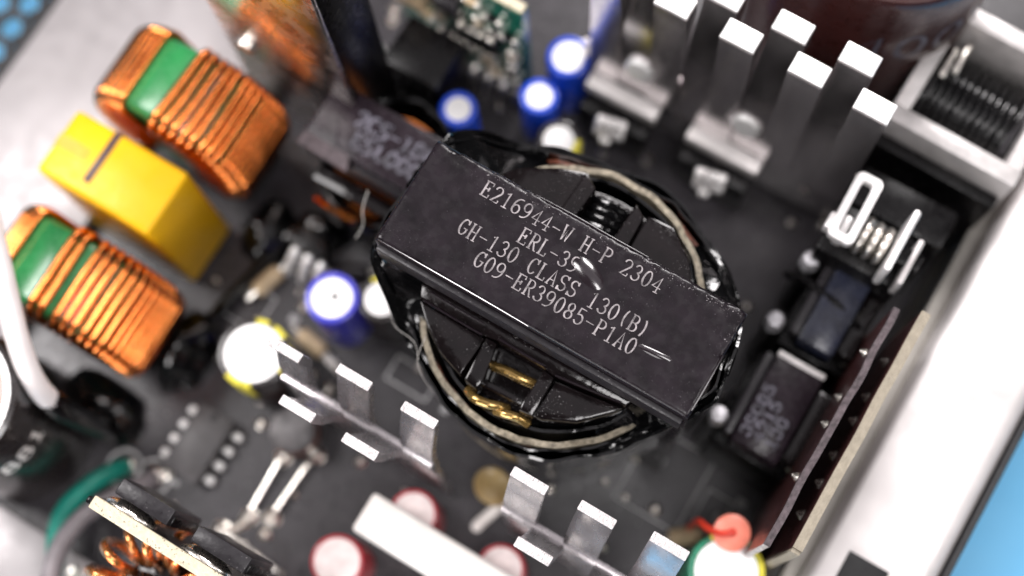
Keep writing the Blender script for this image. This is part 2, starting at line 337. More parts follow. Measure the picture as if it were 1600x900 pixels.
# left ledge and the perforated black panel beyond it
cpart(MB().prism([(-75.4, -70), (-51, -70), (-51, 16.5), (-38, 16.5), (-38, 60), (-75.4, 60)], 1.6, 3.2, .2), 'ledge', m_ledge)
cpart(MB().box(-77.2, -75.5, -70, 60, -12, 3.4, .5), 'ledge_lip', m_blackpaint)
def hexpanel():
    """black sheet with a honeycomb of round-cornered holes, real openings"""
    mb = MB(); b = mb.bm; pitch = 4.7; rr = 1.95
    for i in range(0, 9):
        for j in range(-10, 11):
            cx = -80.0 - i * pitch * .866; cy = j * pitch + (i % 2) * pitch / 2 + 9
            for zz, flip in ((2.0, 1), (1.0, -1)):
                o = [b.verts.new((cx + pitch / math.sqrt(3) * math.cos(R_(60 * k)), cy + pitch / math.sqrt(3) * math.sin(R_(60 * k)), zz)) for k in range(6)]
                q = [b.verts.new((cx + rr * math.cos(R_(60 * k)), cy + rr * math.sin(R_(60 * k)), zz)) for k in range(6)]
                for k in range(6):
                    f = (o[k], o[(k + 1) % 6], q[(k + 1) % 6], q[k]); b.faces.new(f if flip > 0 else f[::-1])
                if flip > 0: top = q
                else:
                    for k in range(6): b.faces.new((top[k], top[(k + 1) % 6], q[(k + 1) % 6], q[k]))
    bmesh.ops.remove_doubles(b, verts=b.verts[:], dist=0.001)
    return mb
cpart(hexpanel(), 'vent_panel', m_blackpaint)

# ------------------------------------------------------------------ main circuit board
board = thing('circuit_board', 'dark grey main circuit board under all the components', 'circuit board', (5, 0, -1.6))
MB().box(-50.9, 59.0, -75, 95, -1.6, 0).build('board_sheet', m_mask, board, loc=(-5, 0, 1.6))
def pad(x, y, r=1.3, mat=m_solder):
    h = r * .55
    return MB().lathe([(r, 0.004), (r * .8, .12), (r * .45, h * .7), (r * .3, h), (0, h)], x, y, 18)
pads = MB()
for x, y in [(-26.3, -38.1), (-21.9, -37.1), (-7.3, -25.2), (-6.8, -34.8), (-3.4, -22.5), (-3.9, -33.2), (-9.3, -38.3), (-22.5, -39.2)]:
    pads._merge(pad(x, y, 1.35).bm)
for i in range(130):
    x = random.uniform(-32, 56); y = random.uniform(-50, 45); pads._merge(pad(x, y, random.choice((.5, .7, .9))).bm)
pads.build('solder_pads', m_solder, board, loc=(-5, 0, 1.6), kind='stuff')
ringmb = MB()
for x, y in [(-26.3, -38.1), (-21.9, -37.1)]:
    ringmb.lathe([(2.3, .004), (2.3, .05), (2.7, .05), (2.7, .004)], x, y, 24)
ringmb.build('printed_ring', m_silk, board, loc=(-5, 0, 1.6))
def outline_box(x0, x1, y0, y1, w=.25):
    m = MB()
    for a in ((x0, x1, y0, y0 + w), (x0, x1, y1 - w, y1), (x0, x0 + w, y0 + w, y1 - w), (x1 - w, x1, y0 + w, y1 - w)): m.box(*a, .004, .03)
    return m
for a in [(-27, -21, -12, -6), (-1, 6, -8, -4), (36, 46, -6, 6), (47, 51, -3, 2)]:
    outline_box(*a).build('printed_outline', m_silk, board, loc=(-5, 0, 1.6))
for a in [(38.8, 39.9, 1.5, 2.4), (51.2, 52.6, 1.8, 3.0), (49.5, 50.3, -1.5, -.4), (-17.8, -16.4, -8, -6.8), (-19.5, -18.2, -36.5, -35.8), (8.5, 9.6, -8, -6.8)]:
    MB().box(*a, .004, .05).build('printed_mark', m_silk, board, loc=(-5, 0, 1.6))

# ------------------------------------------------------------------ the power transformer (subject)
tr = thing('power_transformer', 'large black taped transformer with printed rating lines, centre of the board', 'transformer', (20, 6.8, 0))
TL = (-20, -6.8, 0)
def grid_box(x0, x1, y0, y1, z0, z1, nx, ny, bev):
    """box whose top is a fine grid with rounded, chipped edges"""
    mb = MB(); b = bmesh.new()
    def fx(i, n, a, c): return a + (c - a) * i / n
    xs = [x0, x0 + bev * .3, x0 + bev] + [fx(i, nx, x0 + bev, x1 - bev) for i in range(1, nx)] + [x1 - bev, x1 - bev * .3, x1]
    yy = [y0, y0 + bev * .3, y0 + bev] + [fx(i, ny, y0 + bev, y1 - bev) for i in range(1, ny)] + [y1 - bev, y1 - bev * .3, y1]
    V = []
    for x in xs:
        row = []
        for y in yy:
            ex = min(x - x0, x1 - x); ey = min(y - y0, y1 - y); z = z1
            for e in (ex, ey):
                if e < bev: z -= bev * (1 - math.sqrt(max(0, 1 - ((bev - e) / bev) ** 2))) * .75
            n1 = noise.noise(Vector((x * .23, y * .23, 3.1))) * .05 + noise.noise(Vector((x * .9, y * .9, 7))) * .012
            far = max(0, (y - (y1 - 2.2)) / 2.2); rightk = max(0, (x - (x1 - 1.8)) / 1.8)
            n1 -= (abs(noise.noise(Vector((x * 1.3, y * 1.3, 1)))) * .35 + abs(noise.noise(Vector((x * 3.3, y * 3.3, 1)))) * .22) * max(far, rightk * .8) ** 1.2
            row.append(b.verts.new((x, y, z + n1)))
        V.append(row)
    for i in range(len(xs) - 1):
        for j in range(len(yy) - 1): b.faces.new((V[i][j], V[i + 1][j], V[i + 1][j + 1], V[i][j + 1]))
    edge = [V[i][0] for i in range(len(xs))] + [V[-1][j] for j in range(1, len(yy))] + [V[i][-1] for i in range(len(xs) - 2, -1, -1)] + [V[0][j] for j in range(len(yy) - 2, 0, -1)]
    low = [b.verts.new((v.co.x, v.co.y, z0)) for v in edge]
    for i in range(len(edge)):
        j = (i + 1) % len(edge); b.faces.new((edge[j], edge[i], low[i], low[j]))
    bmesh.ops.recalc_face_normals(b, faces=b.faces[:])
    return mb._merge(b)
core = grid_box(0, 40, 0, 13.6, 43.2, 50, 110, 40, .42)
core = core.build('core', m_ferrite, tr, loc=TL, ang=50)
# crumbled far edge and right corner, a thin crust lying on the core
def crust():
    mb = MB(); b = mb.bm
    spots = []
    for i in range(900):
        if i < 560: x = random.uniform(7, 40); y = 13.45 - abs(random.gauss(0, .55)) * (1.5 if x > 28 or 12 < x < 24 else .7)
        elif i < 760: x = random.uniform(28, 40); y = 13.3 - abs(random.gauss(0, .8))
        else: x = 39.7 - abs(random.gauss(0, .45)); y = random.uniform(9.5, 13.4)
        spots.append((x, y))
    for x, y in spots:
        r = random.uniform(.04, .17); a0 = random.random() * 6
        zc = 49.92 + noise.noise(Vector((x * .23, y * .23, 3.1))) * .05
        if 13.6 - y < .4: zc -= .2
        if 40 - x < .4: zc -= .15
        t = b.verts.new((x, y, zc + r * .45)); q = [b.verts.new((x + r * math.cos(a0 + k * 1.57) * random.uniform(.6, 1.3), y + r * math.sin(a0 + k * 1.57) * random.uniform(.6, 1.3), zc - .08)) for k in range(4)]
        for k in range(4): b.faces.new((q[k], q[(k + 1) % 4], t))
    return mb
crust().build('crumbled_edge', m_chip, core, kind='stuff', ang=10)
for txt, x, y in (('E216944-W H-P 2304', 7.5, 10.35), ('ERL-39', 13.9, 7.7), ('GH-130 CLASS 130(B)', 7.5, 5.25), ('G09-ER39085-P1A0', 11.0, 2.9)):
    letters(txt, m_ink, core, None, 1.285, 1.85, .165, lambda a, c, x=x, y=y: Vector((x + a, y + c, 50.075 + noise.noise(Vector(((x + a) * .23, (y + c) * .23, 3.1))) * .05)))
def drop(cx, cy, rx, ry, h, ang):
    mb = MB(); b = mb.bm; n = 28; rows = []
    for j in range(8):
        f = j / 7; rr = 1 - f; z = 49.99 + h * (1 - rr * rr)
        if j == 7: rows.append([b.verts.new((cx, cy, z))]); continue
        row = []
        for i in range(n):
            a = 2 * math.pi * i / n; k = 1 + .12 * math.cos(2 * a + 1)
            p = Vector((rx * rr * k * math.cos(a), ry * rr * k * math.sin(a))); p.rotate(Matrix.Rotation(R_(ang), 2))
            row.append(b.verts.new((cx + p.x, cy + p.y, z)))
        rows.append(row)
    for A, B in zip(rows, rows[1:]):
        for i in range(n):
            if len(B) == 1: b.faces.new((A[i], A[(i + 1) % n], B[0]))
            else: b.faces.new((A[i], A[(i + 1) % n], B[(i + 1) % n], B[i]))
    return mb
drop(22.7, 8.6, 2.1, 1.25, .36, -14).build('varnish_drop', m_varnish, core)
drop(33.4, 4.5, 1.9, .5, .2, 8).build('varnish_drop', m_varnish, core)
for P in ([(.5, .06, 49.86), (7, .03, 49.88), (14, .05, 49.85), (20, .04, 49.86)], [(13, 13.5, 49.8), (18, 13.55, 49.83), (23, 13.5, 49.8), (27.5, 13.55, 49.8)], [(39.9, 1, 49.8), (39.92, 4, 49.8), (39.9, 8, 49.78)]):
    MB().tube(P, lambda f: .16 * (.45 + .55 * math.sin(math.pi * min(1, max(0, f)))), 8, smooth=8).build('glint_bead', m_varnish, core)  # glossy tubes added along the core edges to draw glint lines
# flaky lower edge of the core: sheared strip of tape along the near side
MB().box(.4, 39.6, -.75, -.02, 45.2, 48.6, .12).build('core_strip', m_greyplastic, tr, loc=TL)
legs = MB().box(.3, 5, .2, 13.3, 3, 43.1, .4).box(35, 39.7, .2, 13.3, 3, 43.1, .4).box(.3, 39.7, .2, 13.3, 1, 3.0)
legs.build('core_leg', m_ferrite, tr, loc=TL)
# tape shell around winding and outer legs: outline read at the rim, about 36 mm up
near = [(-2.2, 1.5), (-1.0, -1.1), (1.7, -3.3), (6.8, -6.7), (11.5, -9.3), (15.6, -11.0), (20.8, -11.9), (25.0, -11.4), (28.5, -10.0), (32.8, -6.8), (36.6, -2.6), (41.0, 3.0)]
farp = [(41.6, 7.5), (40.2, 13.5), (36.8, 19.2), (30.9, 23.4), (24.0, 25.8), (16.8, 25.5), (10.3, 24.2), (4.5, 21.5), (0.0, 18.6), (-2.3, 12.0), (-2.6, 6.0)]
outl = [Vector((p.x, p.y)) for p in spline([Vector((x, y, 0)) for x, y in near + farp], 9, True)]
cen = Vector((20, 6.9))
def inset(d): return [p + (cen - p).normalized() * d for p in outl]
def ztop_at(base):
    def f(p):
        e = max(0, 1 - min(abs(p.x + 1), abs(p.x - 41)) / 9)       # rides up the core ends
        return base + 7.5 * e * e
    return f
MB().shell(outl, .35, .5, ztop_at(35.8), 10, .45, .30, 0.0, 2.2).build('tape_wrap', m_tape, tr, loc=TL, ang=55)
MB().shell(inset(.9), .28, 20, ztop_at(36.6), 5, .4, .42, 5.0).build('tape_wrap', m_tape, tr, loc=TL, ang=55)
MB().shell(inset(1.55), .4, 20, lambda p: 35.2, 4, .25, .5, 9.0).build('foil_layer', m_foil, tr, loc=TL, ang=55)
def circ(r, ky=1.0): return [Vector((20.3 + r * math.cos(2 * math.pi * i / 150), 6.8 + r * ky * math.sin(2 * math.pi * i / 150))) for i in range(150)]
MB().shell(circ(16.9, 1.03), .7, 15, lambda p: 37.6, 4, .22, .5, 13.0).build('insulation_layer', m_cream, tr, loc=TL, ang=55)
MB().shell(circ(15.5, 1.02), .4, 15, lambda p: 38.6, 4, .25, .4, 17.0).build('tape_layer', m_tape, tr, loc=TL, ang=55)
def shoulder(test, seed):
    idx = [i for i, p in enumerate(outl) if test(p)]
    # longest run of neighbouring outline points
    st = [i for i in idx if (i - 1) % len(outl) not in idx][0]; run = []
    while st % len(outl) in idx and len(run) < len(outl): run.append(st % len(outl)); st += 1
    mb = MB(); b = mb.bm; V = []; f0 = ztop_at(35.8); n = 9
    for i in run:
        p = outl[i]; d = (p - cen); L0 = d.length; d.normalize()
        dy = (6.9 + .05) / abs(d.y) if d.y < 0 else (6.75) / max(.02, abs(d.y))
        rq = max(14.4, min(dy, L0 - .8)); q = cen + d * rq
        zq = 39.6 + 4.6 * min(1, max(0, (rq - 14.4) / 3.5)); row = []
        for j in range(n + 1):
            t = j / n; x, y = p + (q - p) * t; z = f0(p) - .4 + (zq - f0(p) + .4) * t - 1.6 * math.sin(math.pi * t) * .6
            z += .55 * noise.noise(Vector((x * .35, y * .35, seed))) + .25 * noise.noise(Vector((x * 1.1, y * .9, seed + 4)))
            row.append(b.verts.new((x, y, z)))
        V.append(row)
    for A, B in zip(V, V[1:]):
        for j in range(n): b.faces.new((A[j], B[j], B[j + 1], A[j + 1]))
    bmesh.ops.recalc_face_normals(b, faces=b.faces[:])
    if b.faces[:][0].normal.z < 0: bmesh.ops.reverse_faces(b, faces=b.faces[:])
    mb.build('tape_fold', m_tape, tr, loc=TL, ang=70)
shoulder(lambda p: p.y < 5 and p.x < 8.2, 1.0); shoulder(lambda p: p.y < 6 and p.x > 33.2, 2.0)
shoulder(lambda p: p.y > 8 and p.x < 8.6, 3.0); shoulder(lambda p: p.y > 8 and p.x > 31.6, 4.0)
MB().cyl(20.3, 6.8, 2, 36.6, 14.8, 64).build('winding', m_tape, tr, loc=TL)
# bobbin flange: pads, rails and ribs moulded in one piece
bob = MB()
bob.prism([(5.9, -.75), (6.5, -2.0), (16.0, -2.1), (16.6, -1.9), (23.4, -1.9), (24.2, -2.2), (33.2, -1.0), (34.0, .4), (34.0, 1.2), (6, 1.2)], 39.5, 43.0, .25)
bob.prism([(6.5, -2.3), (15.4, -2.35), (15.2, -7.4), (11.4, -6.1), (8.6, -4.3)], 39.8, 42.3, .22)
bob.prism([(24.9, -2.45), (33.0, -1.3), (32.3, -2.3), (29.3, -5.3), (25.8, -7.0), (24.7, -7.2)], 39.8, 42.2, .22)
bob.prism([(15.5, -2.2), (17.0, -2.2), (17.9, -6.6), (17.6, -7.9), (15.9, -7.6)], 39.2, 42.9, .25)
bob.prism([(23.2, -2.1), (24.7, -2.3), (24.7, -7.3), (23.1, -7.5), (22.9, -6.3)], 39.2, 42.9, .25)
bob.prism([(17.5, -6.3), (23.1, -6.0), (23.0, -6.8), (17.6, -7.1)], 39.2, 41.4, .2)
bob.prism([(12.5, 12.0), (16.0, 12.0), (17.0, 19.5), (15.6, 21.0), (12.3, 19.9), (8.0, 17.4), (5.6, 14.2), (5.6, 12)], 40.0, 42.4, .25)
bob.prism([(14.8, 12), (16.7, 12), (17.4, 19.6), (15.4, 20.8)], 39.0, 43.0, .25)
bob.prism([(22.0, 12), (24.2, 12), (24.0, 19.4), (22.4, 20.4)], 39.0, 43.0, .25)
bob.prism([(24.4, 12), (33.8, 12), (33.2, 14.4), (31.2, 17.6), (27.6, 20.2), (24.3, 20.0)], 40.0, 42.4, .25)
bob.cyl(20.3, 6.8, 37.0, 38.3, 14.3, 64, .2)
bob.build('bobbin', m_bobbin, tr, loc=TL)
for z, dy in ((39.2, 0.2),):
    MB().tube([(16.4, -4.6 + dy, z - .4), (18.5, -4.2 + dy, z + .2), (21.0, -4.0 + dy, z + .2), (23.6, -3.6 + dy, z - .5)], .62, 12, smooth=6).build('lead_wire', m_gold, tr, loc=TL)
MB().tube([(16.3, -8.0, 38.7), (17.6, -8.55, 39.7), (19.2, -8.4, 39.9), (20.6, -7.9, 39.6), (21.4, -7.6, 38.9)], .58, 12, smooth=6).build('lead_wire', m_gold, tr, loc=TL)
MB().tube([(20.4, -8.5, 39.0), (21.6, -8.35, 39.8), (23.0, -8.0, 39.8), (24.4, -7.9, 39.0)], .55, 12, smooth=6).build('lead_wire', m_gold, tr, loc=TL)
for k in range(5):
    MB().tube([(16.9, 15.2 + k * .95, 39.4), (18.2, 15.0 + k * 1.0, 40.6 + .12 * k), (20.5, 15.3 + k * 1.0, 40.7), (22.3, 15.6 + k * .95, 39.5)], .46, 10, smooth=6).build('lead_wire', m_tape, tr, loc=TL)
for a, bb in (((7.2, -.95), (14.6, -1.0)), ((7.0, -2.12), (15.0, -2.2)), ((17, -1.6), (23, -1.7)), ((24.6, -2.0), (32.6, -.9))):
    MB().tube([(a[0], a[1], 42.95), ((a[0] + bb[0]) / 2, (a[1] + bb[1]) / 2 - .05, 43.02), (bb[0], bb[1], 42.95)], .13, 8, smooth=4).build('glint_bead', m_varnish, tr, loc=TL)
# fine glue threads around the tape
for pts in ([(13, -9.9, 30), (11.5, -9.6, 34), (9, -8.0, 36.3), (8.5, -5.0, 38)], [(1.6, -3.4, 34), (4.4, -5.6, 36.6), (7.6, -6.2, 36.9), (9.4, -8.5, 35)]):
    MB().tube(pts, .03, 5, smooth=8).build('glue_thread', m_hair, tr, loc=TL)

# ------------------------------------------------------------------ toroid chokes
def rrect(w, h, r, k=5):
    P = []
    for cx, cy, a0 in ((w - r, h - r, 0), (-w + r, h - r, 90), (-w + r, -h + r, 180), (w - r, -h + r, 270)):
        for i in range(k + 1):
            a = R_(a0 + 90 * i / k); P.append((cx + r * math.cos(a), cy + r * math.sin(a)))
    return P
def toroid(loc, label, angs, wr=.56):
    t = thing('toroid_choke', label, 'choke', (loc[0], loc[1], 0), group='green core toroid chokes with copper winding')
    # ring core: rounded rectangle section swept about the y axis
    mb = MB(); b = mb.bm; S = 72; sec = rrect(3.6, 5.7, 1.1, 4); rows = []
    for i in range(S):
        a = 2 * math.pi * i / S
        rows.append([b.verts.new(((8.0 + u) * math.sin(a), v, (8.0 + u) * math.cos(a))) for u, v in sec])
    n = len(sec)
    for i in range(S):
        A, B = rows[i], rows[(i + 1) % S]
        for k in range(n): b.faces.new((A[k], A[(k + 1) % n], B[(k + 1) % n], B[k]))
    bmesh.ops.recalc_face_normals(b, faces=b.faces[:])
    mb.build('ring_core', m_green, t, loc=(0, 0, loc[2]), ang=60)
    tm = MB()
    tm.tube([(0, v, 8.0 + u) for u, v in rrect(4.25, 6.4, 1.9, 6)], wr, 8, closed=True)
    me = tm.mesh('wire_turn', 60)
    for a, tw in angs:
        o = inst(me, 'wire_turn', m_copper, t, (0, 0, loc[2]), (0, R_(a), R_(tw)))
        o.rotation_mode = 'ZYX' if False else 'XYZ'
    MB().box(-9, 9, -4, 4, 0, 2.6, .3).build('base', m_black, t)
    return t
def series(a0, a1, step, tw0=0., tw1=0.):
    n = max(1, int(abs(a1 - a0) / step)); return [(a0 + (a1 - a0) * i / n + random.uniform(-.5, .5), tw0 + (tw1 - tw0) * i / n) for i in range(n + 1)]
toroid((-41.5, 8.9, 15), 'copper wound green toroid choke beside the shiny shield plate, with one wide green gap',
       series(-125, -23, 5.9) + [(6.5, -3), (13.5, -2), (20.5, -2), (27, -1)] + series(33.5, 128, 6.2))
toroid((-39.9, -20.4, 15), 'copper wound green toroid choke by the white cable, two lone turns crossing its green gap',
       series(-125, -34, 6.4) + [(0, 1), (7, 1)] + series(17.5, 128, 6.4))
# ------------------------------------------------------------------ yellow film capacitor
yc = thing('film_capacitor', 'yellow box film capacitor with a dark stripe between the two copper chokes', 'capacitor', (-41.5, -5.4, 0))
MB().box(-9.1, 9.1, -4.9, 4.9, 1, 26, .7, 3).build('case_box', m_yellow, yc)
MB().box(-2.7, -1.6, -3.0, 4.75, 25.98, 26.12, .05).box(-2.7, -1.6, 4.9, 5.0, 22, 25.9).build('stripe', m_stripe, yc)
MB().box(-9.0, -4.0, -.7, 1.0, 25.98, 26.06).build('moulded_mark', m_ymark, yc)
MB().tube([(-6, 0, 0), (-6, 0, 1.5)], .4).build('lead', m_tin, yc); MB().tube([(6, 0, 0), (6, 0, 1.5)], .4).build('lead', m_tin, yc)

# ------------------------------------------------------------------ shield box, auxiliary transformer
sh = thing('metal_shield', 'tall bright metal shield box behind the upper choke, mirroring its copper', 'shield', (-34, 24.5, 0))
MB().box(-5.5, 15.0, -6, -5.3, 3.3, 60, .2).build('front_plate', m_shield, sh)
MB().box(14.3, 15.0, -5.2, 2.5, 3.3, 58, .2).build('side_plate', m_black, sh)
for a in ((-1.5, 26.8),): MB().cyl(0, 0, 0, .9, 1.5, 20, .3, Matrix.Translation((a[0], -6.0, a[1])) @ Matrix.Rotation(R_(90), 4, 'X')).build('rivet', m_tin, sh)
ax = thing('auxiliary_transformer', 'small black transformer with two faint printed lines, half behind the large transformer', 'transformer', (-13, 16, 0))
AL = (13, -16, 0)
MB().box(-22.8, -3.2, 11.9, 20.6, 19.5, 25.5, .45, 3).build('core', m_purple, ax, loc=AL)
MB().prism([(-22.6, 10.5), (-14.6, 10.2), (-15.4, 12.3), (-22.6, 12.5)], 25.3, 25.75, .15).build('core_strip', m_roughedge, ax, loc=AL)  # lighter strip standing in for the reflection along the core's front edge
MB().box(-22.4, -3.5, 11.2, 11.86, 20.5, 24.6, .15).build('side_tape', m_greyplastic, ax, loc=AL)
for txt, x, y in (('2CS-18LE', -17.5, 16.4), ('ESL0002', -16.4, 13.6)):
    letters(txt, m_faint, ax, AL, 1.75, 2.2, .42, lambda a, c, x=x, y=y: Vector((x + a, y + c, 25.52)))
MB().box(-22, -18, 12.4, 20, 1, 19.4, .2).box(-7.5, -4, 12.4, 20, 1, 19.4, .2).build('core_leg', m_purple, ax, loc=AL)
axo = [Vector((-13 + 8.8 * math.cos(2 * math.pi * i / 80), 16 + 10.0 * math.sin(2 * math.pi * i / 80))) for i in range(80)]
MB().shell(axo, .5, 1, 17.5, 6, .5, .4, 3.0).build('tape_wrap', m_tape, ax, loc=AL, ang=55)
MB().cyl(-13, 16, 2, 15.5, 7.6, 40).build('winding', m_copper, ax, loc=AL)
for k in range(3): MB().tube([(-19 + k * 2.2, 6.9 + .3 * k, 16.6), (-15.6 + k * 2.2, 6.4, 18.1), (-12 + k * 2, 7.2, 17.0)], .5, 8, smooth=5).build('lead_wire', m_copper if k < 2 else m_tape, ax, loc=AL)
MB().box(-20.5, -6, 8.6, 11.0, 17.6, 18.9, .25).build('bobbin', m_bobbin, ax, loc=AL)
hr = MB().tube([(-9.5, 8.6, 30), (-8.6, 6.0, 30.6), (-7.6, 4.4, 30.0), (-7.6, 2.5, 29.4)], .035, 5, smooth=8).build('hair', m_hair)
tag(hr, 'fine pale hair curling in front of the small transformer', 'hair')

# ------------------------------------------------------------------ electrolytic capacitors
def ecap(x, y, h, r, sleeve, label, marks=None, top=m_alu_top, vent=False, group=None, dot=None, tilt=(0, 0), printed=None, rw=.87):
    t = thing('electrolytic_capacitor', label, 'capacitor', (x, y, 0), group=group)
    t.rotation_euler = (tilt[0], tilt[1], 0)
    MB().lathe([(0, .3), (r, .3), (r, h - .5), (r - .12, h - .12), (r - rw * .58, h), (r - rw * .98, h - .06), (r - rw * 1.03, h - .3)], n=40).build('sleeve', sleeve, t)
    MB().lathe([(r - rw, h - .35), (r - rw - .05, h - .18), (0, h - .15)], n=40).build('top', top, t)
    if dot: MB().lathe([(.55, h - .12), (.5, h - .06), (0, h - .05)], dot[0], dot[1], 14).build('glue_spot', m_hole, t)
    if marks:
        for a0, a1 in marks:
            m = MB(); b = m.bm; n = 10; g = []
            for i in range(n + 1):
                a = R_(a0 + (a1 - a0) * i / n)
                g.append([b.verts.new((q * math.cos(a), q * math.sin(a), z)) for q, z in ((r + .02, h - 6), (r + .02, h - .5), (r - .1, h - .1), (r - .48, h + .02), (r - .83, h - .04))])
            for i in range(n):
                for k in range(4): b.faces.new((g[i][k], g[i + 1][k], g[i + 1][k + 1], g[i][k + 1]))
            m.build('printed_band', printed or m_yelprint, t)
    return t
ecap(-8.9, 27.8, 17, 2.7, m_blueslv, 'blue capacitor with plain white top in front of the green daughter board')
ecap(-1.2, 36.8, 12, 2.8, m_blueslv, 'blue capacitor with scuffed top just right of the green daughter board')
ecap(-.2, 43.4, 14, 3.2, m_blueslv, 'capacitor with glaring white top at the left end of the finned heatsink')
ecap(5.0, 31.8, 14, 3.1, m_blackslv, 'black and yellow capacitor peeping over the far tape of the large transformer', [(-60, 30)])
ecap(-10.0, -3.7, 15, 3.7, m_violslv, 'violet capacitor with a black spot on its bright top', dot=(.25, .35))
ecap(-4.3, -.2, 14, 3.3, m_blackslv, 'black and yellow capacitor tucked against the left tape of the large transformer', [(110, 150)], dot=(.8, .9))
ecap(-15.0, -15.6, 15, 4.9, m_blackslv, 'black capacitor with yellow marks under the first heatsink tab', [(95, 118), (58, 84), (-5, 42), (-110, -80), (-78, -62)])
ecap(53.4, -8.8, 19, 4.9, m_greenslv, 'green capacitor with yellow and white marks beside the salmon disc', [(112, 145), (20, 62)])
ecap(14.6, -22.7, 12, 3.3, m_redslv, 'red capacitor with pale top behind the white block', top=m_pinktop, rw=.5, group=None)
ecap(28.3, -22.9, 12, 3.3, m_redslv, 'red capacitor with pale top between the white block and the second heatsink', top=m_pinktop, rw=.5)
ecap(9.2, -33.2, 12, 3.6, m_redslv, 'red capacitor with pale top in front of the white block, at the lower edge', top=m_pinktop, rw=.5)
tc_ = thing('small_capacitor', 'small pale round-topped capacitor alone in the dark beside the shield box', 'capacitor', (-24.4, 29.8, 0))
MB().lathe([(0, .2), (1.9, .2), (1.9, 14.2), (1.6, 14.9), (.9, 15.2), (0, 15.3)]).build('can', m_alu_top, tc_)
MB().lathe([(2.0, .3), (2.0, 12.5), (1.9, 12.6)]).build('sleeve', m_blackslv, tc_)
# bulk capacitor behind the fins
bk = thing('bulk_capacitor', 'huge dark brown capacitor behind the finned heatsink, pale digits on its side', 'capacitor', (31, 70, 0))
MB().lathe([(0, .3), (15, .3), (15, 44.5), (14.4, 45.4), (13, 45.6), (12.6, 45.2)], n=64).build('sleeve', m_brownslv, bk)
MB().lathe([(12.7, 45.1), (0, 45.1)], n=48).build('top', m_alu_top, bk)
letters('400V', m_faint, bk, None, 5.2, 6.0, .75, lambda a, c: Vector((15.03 * math.sin((a + 3.5) / 15), -15.03 * math.cos((a + 3.5) / 15), 30.5 + c)))

# ------------------------------------------------------------------ green daughter board
gp = thing('daughter_board', 'upright green circuit board crowded with pale chip parts, between shield and finned heatsink', 'circuit board', (-15, 40, 0))
GL0 = (15, -40, 0)
MB().box(-26, -5, 39.4, 40.9, 2, 29.6).build('board_sheet', m_greenpcb, gp, loc=GL0)
MB().box(-25.9, -5.1, 39.5, 40.8, 29.62, 30.2).build('board_edge', m_fr4, gp, loc=GL0)
MB().box(-15.9, -8.9, 37.9, 39.35, 13.8, 17.6, .15).build('chip', m_black, gp, loc=GL0)
cpin = MB().box(-.45, .45, -1.4, 0, -.5, 1.0, .12).mesh('chip_pin')
for i in range(4):
    inst(cpin, 'chip_pin', m_tin, gp, (15 - 14.6 + i * 1.6, -40 + 39.3, 18.0)); inst(cpin, 'chip_pin', m_tin, gp, (15 - 14.6 + i * 1.6, -40 + 39.3, 12.6))
smd = MB().box(-1.0, 1.0, -.9, 0, -.6, .6, .1).mesh('chip_body'); cap_ = MB().box(-.35, .35, -1.0, 0, -.65, .65, .12).mesh('end_cap')
rnd = random.Random(4)
spots = [(-18, 20), (-18.6, 16.5), (-17.8, 11.5), (-7.2, 21), (-6.6, 16), (-6.8, 11), (-9.5, 24.5), (-12.8, 26.5), (-16, 27), (-19, 25.5), (-12, 21.5), (-9, 20.5), (-15, 20.6), (-11, 8.8), (-14.6, 9.8), (-7.5, 6.8), (-10.2, 5.4), (-17, 6.5), (-20.5, 22), (-21, 14), (-20.5, 8.5)]
for i, (x, z) in enumerate(spots):
    m_ = (m_black, m_tan, m_greyplastic)[i % 3]; rr = R_(rnd.choice((0, 90, 0)))
    c = bpy.data.objects.new('chip_resistor', smd.copy()); c.data.materials.append(m_); COL.objects.link(c); c.parent = gp; c.location = (15 + x, -.62, z); c.rotation_euler = (0, rr, 0)
    for s_ in (-1, 1):
        e = inst(cap_, 'end_cap', m_tin, c, (s_ * 1.15, 0, 0))
for i in range(7):
    MB().tube([(-13 + i * 2.54 - .6, 38.9, 4.6), (-13 + i * 2.54 - .6, 37.2, 3.6), (-13 + i * 2.54 - .6, 36.6, .2)], .36, 8, smooth=4).build('header_pin', m_tin, gp, loc=(10, -40, 0))
MB().box(-25, -19.4, 36.2, 39.35, 20.5, 28.5, .3).build('chip_capacitor', m_tan, gp, loc=GL0)
MB().box(-18.2, -14.6, 37.2, 39.35, 22.2, 25.6, .3).build('chip_diode', m_greyplastic, gp, loc=GL0)
md = thing('relay', 'matt black box standing in the dark between the shield box and the green board', 'relay', (-17, 31, 0))
MB().box(-4.5, 4.5, -3, 5, .4, 19, .4).build('case_box', m_black, md)
for k in range(5): MB().box(-3.9 + k * 1.7, -3.1 + k * 1.7, -3.35, -3.02, 3, 17, .1).build('rib', m_black, md)

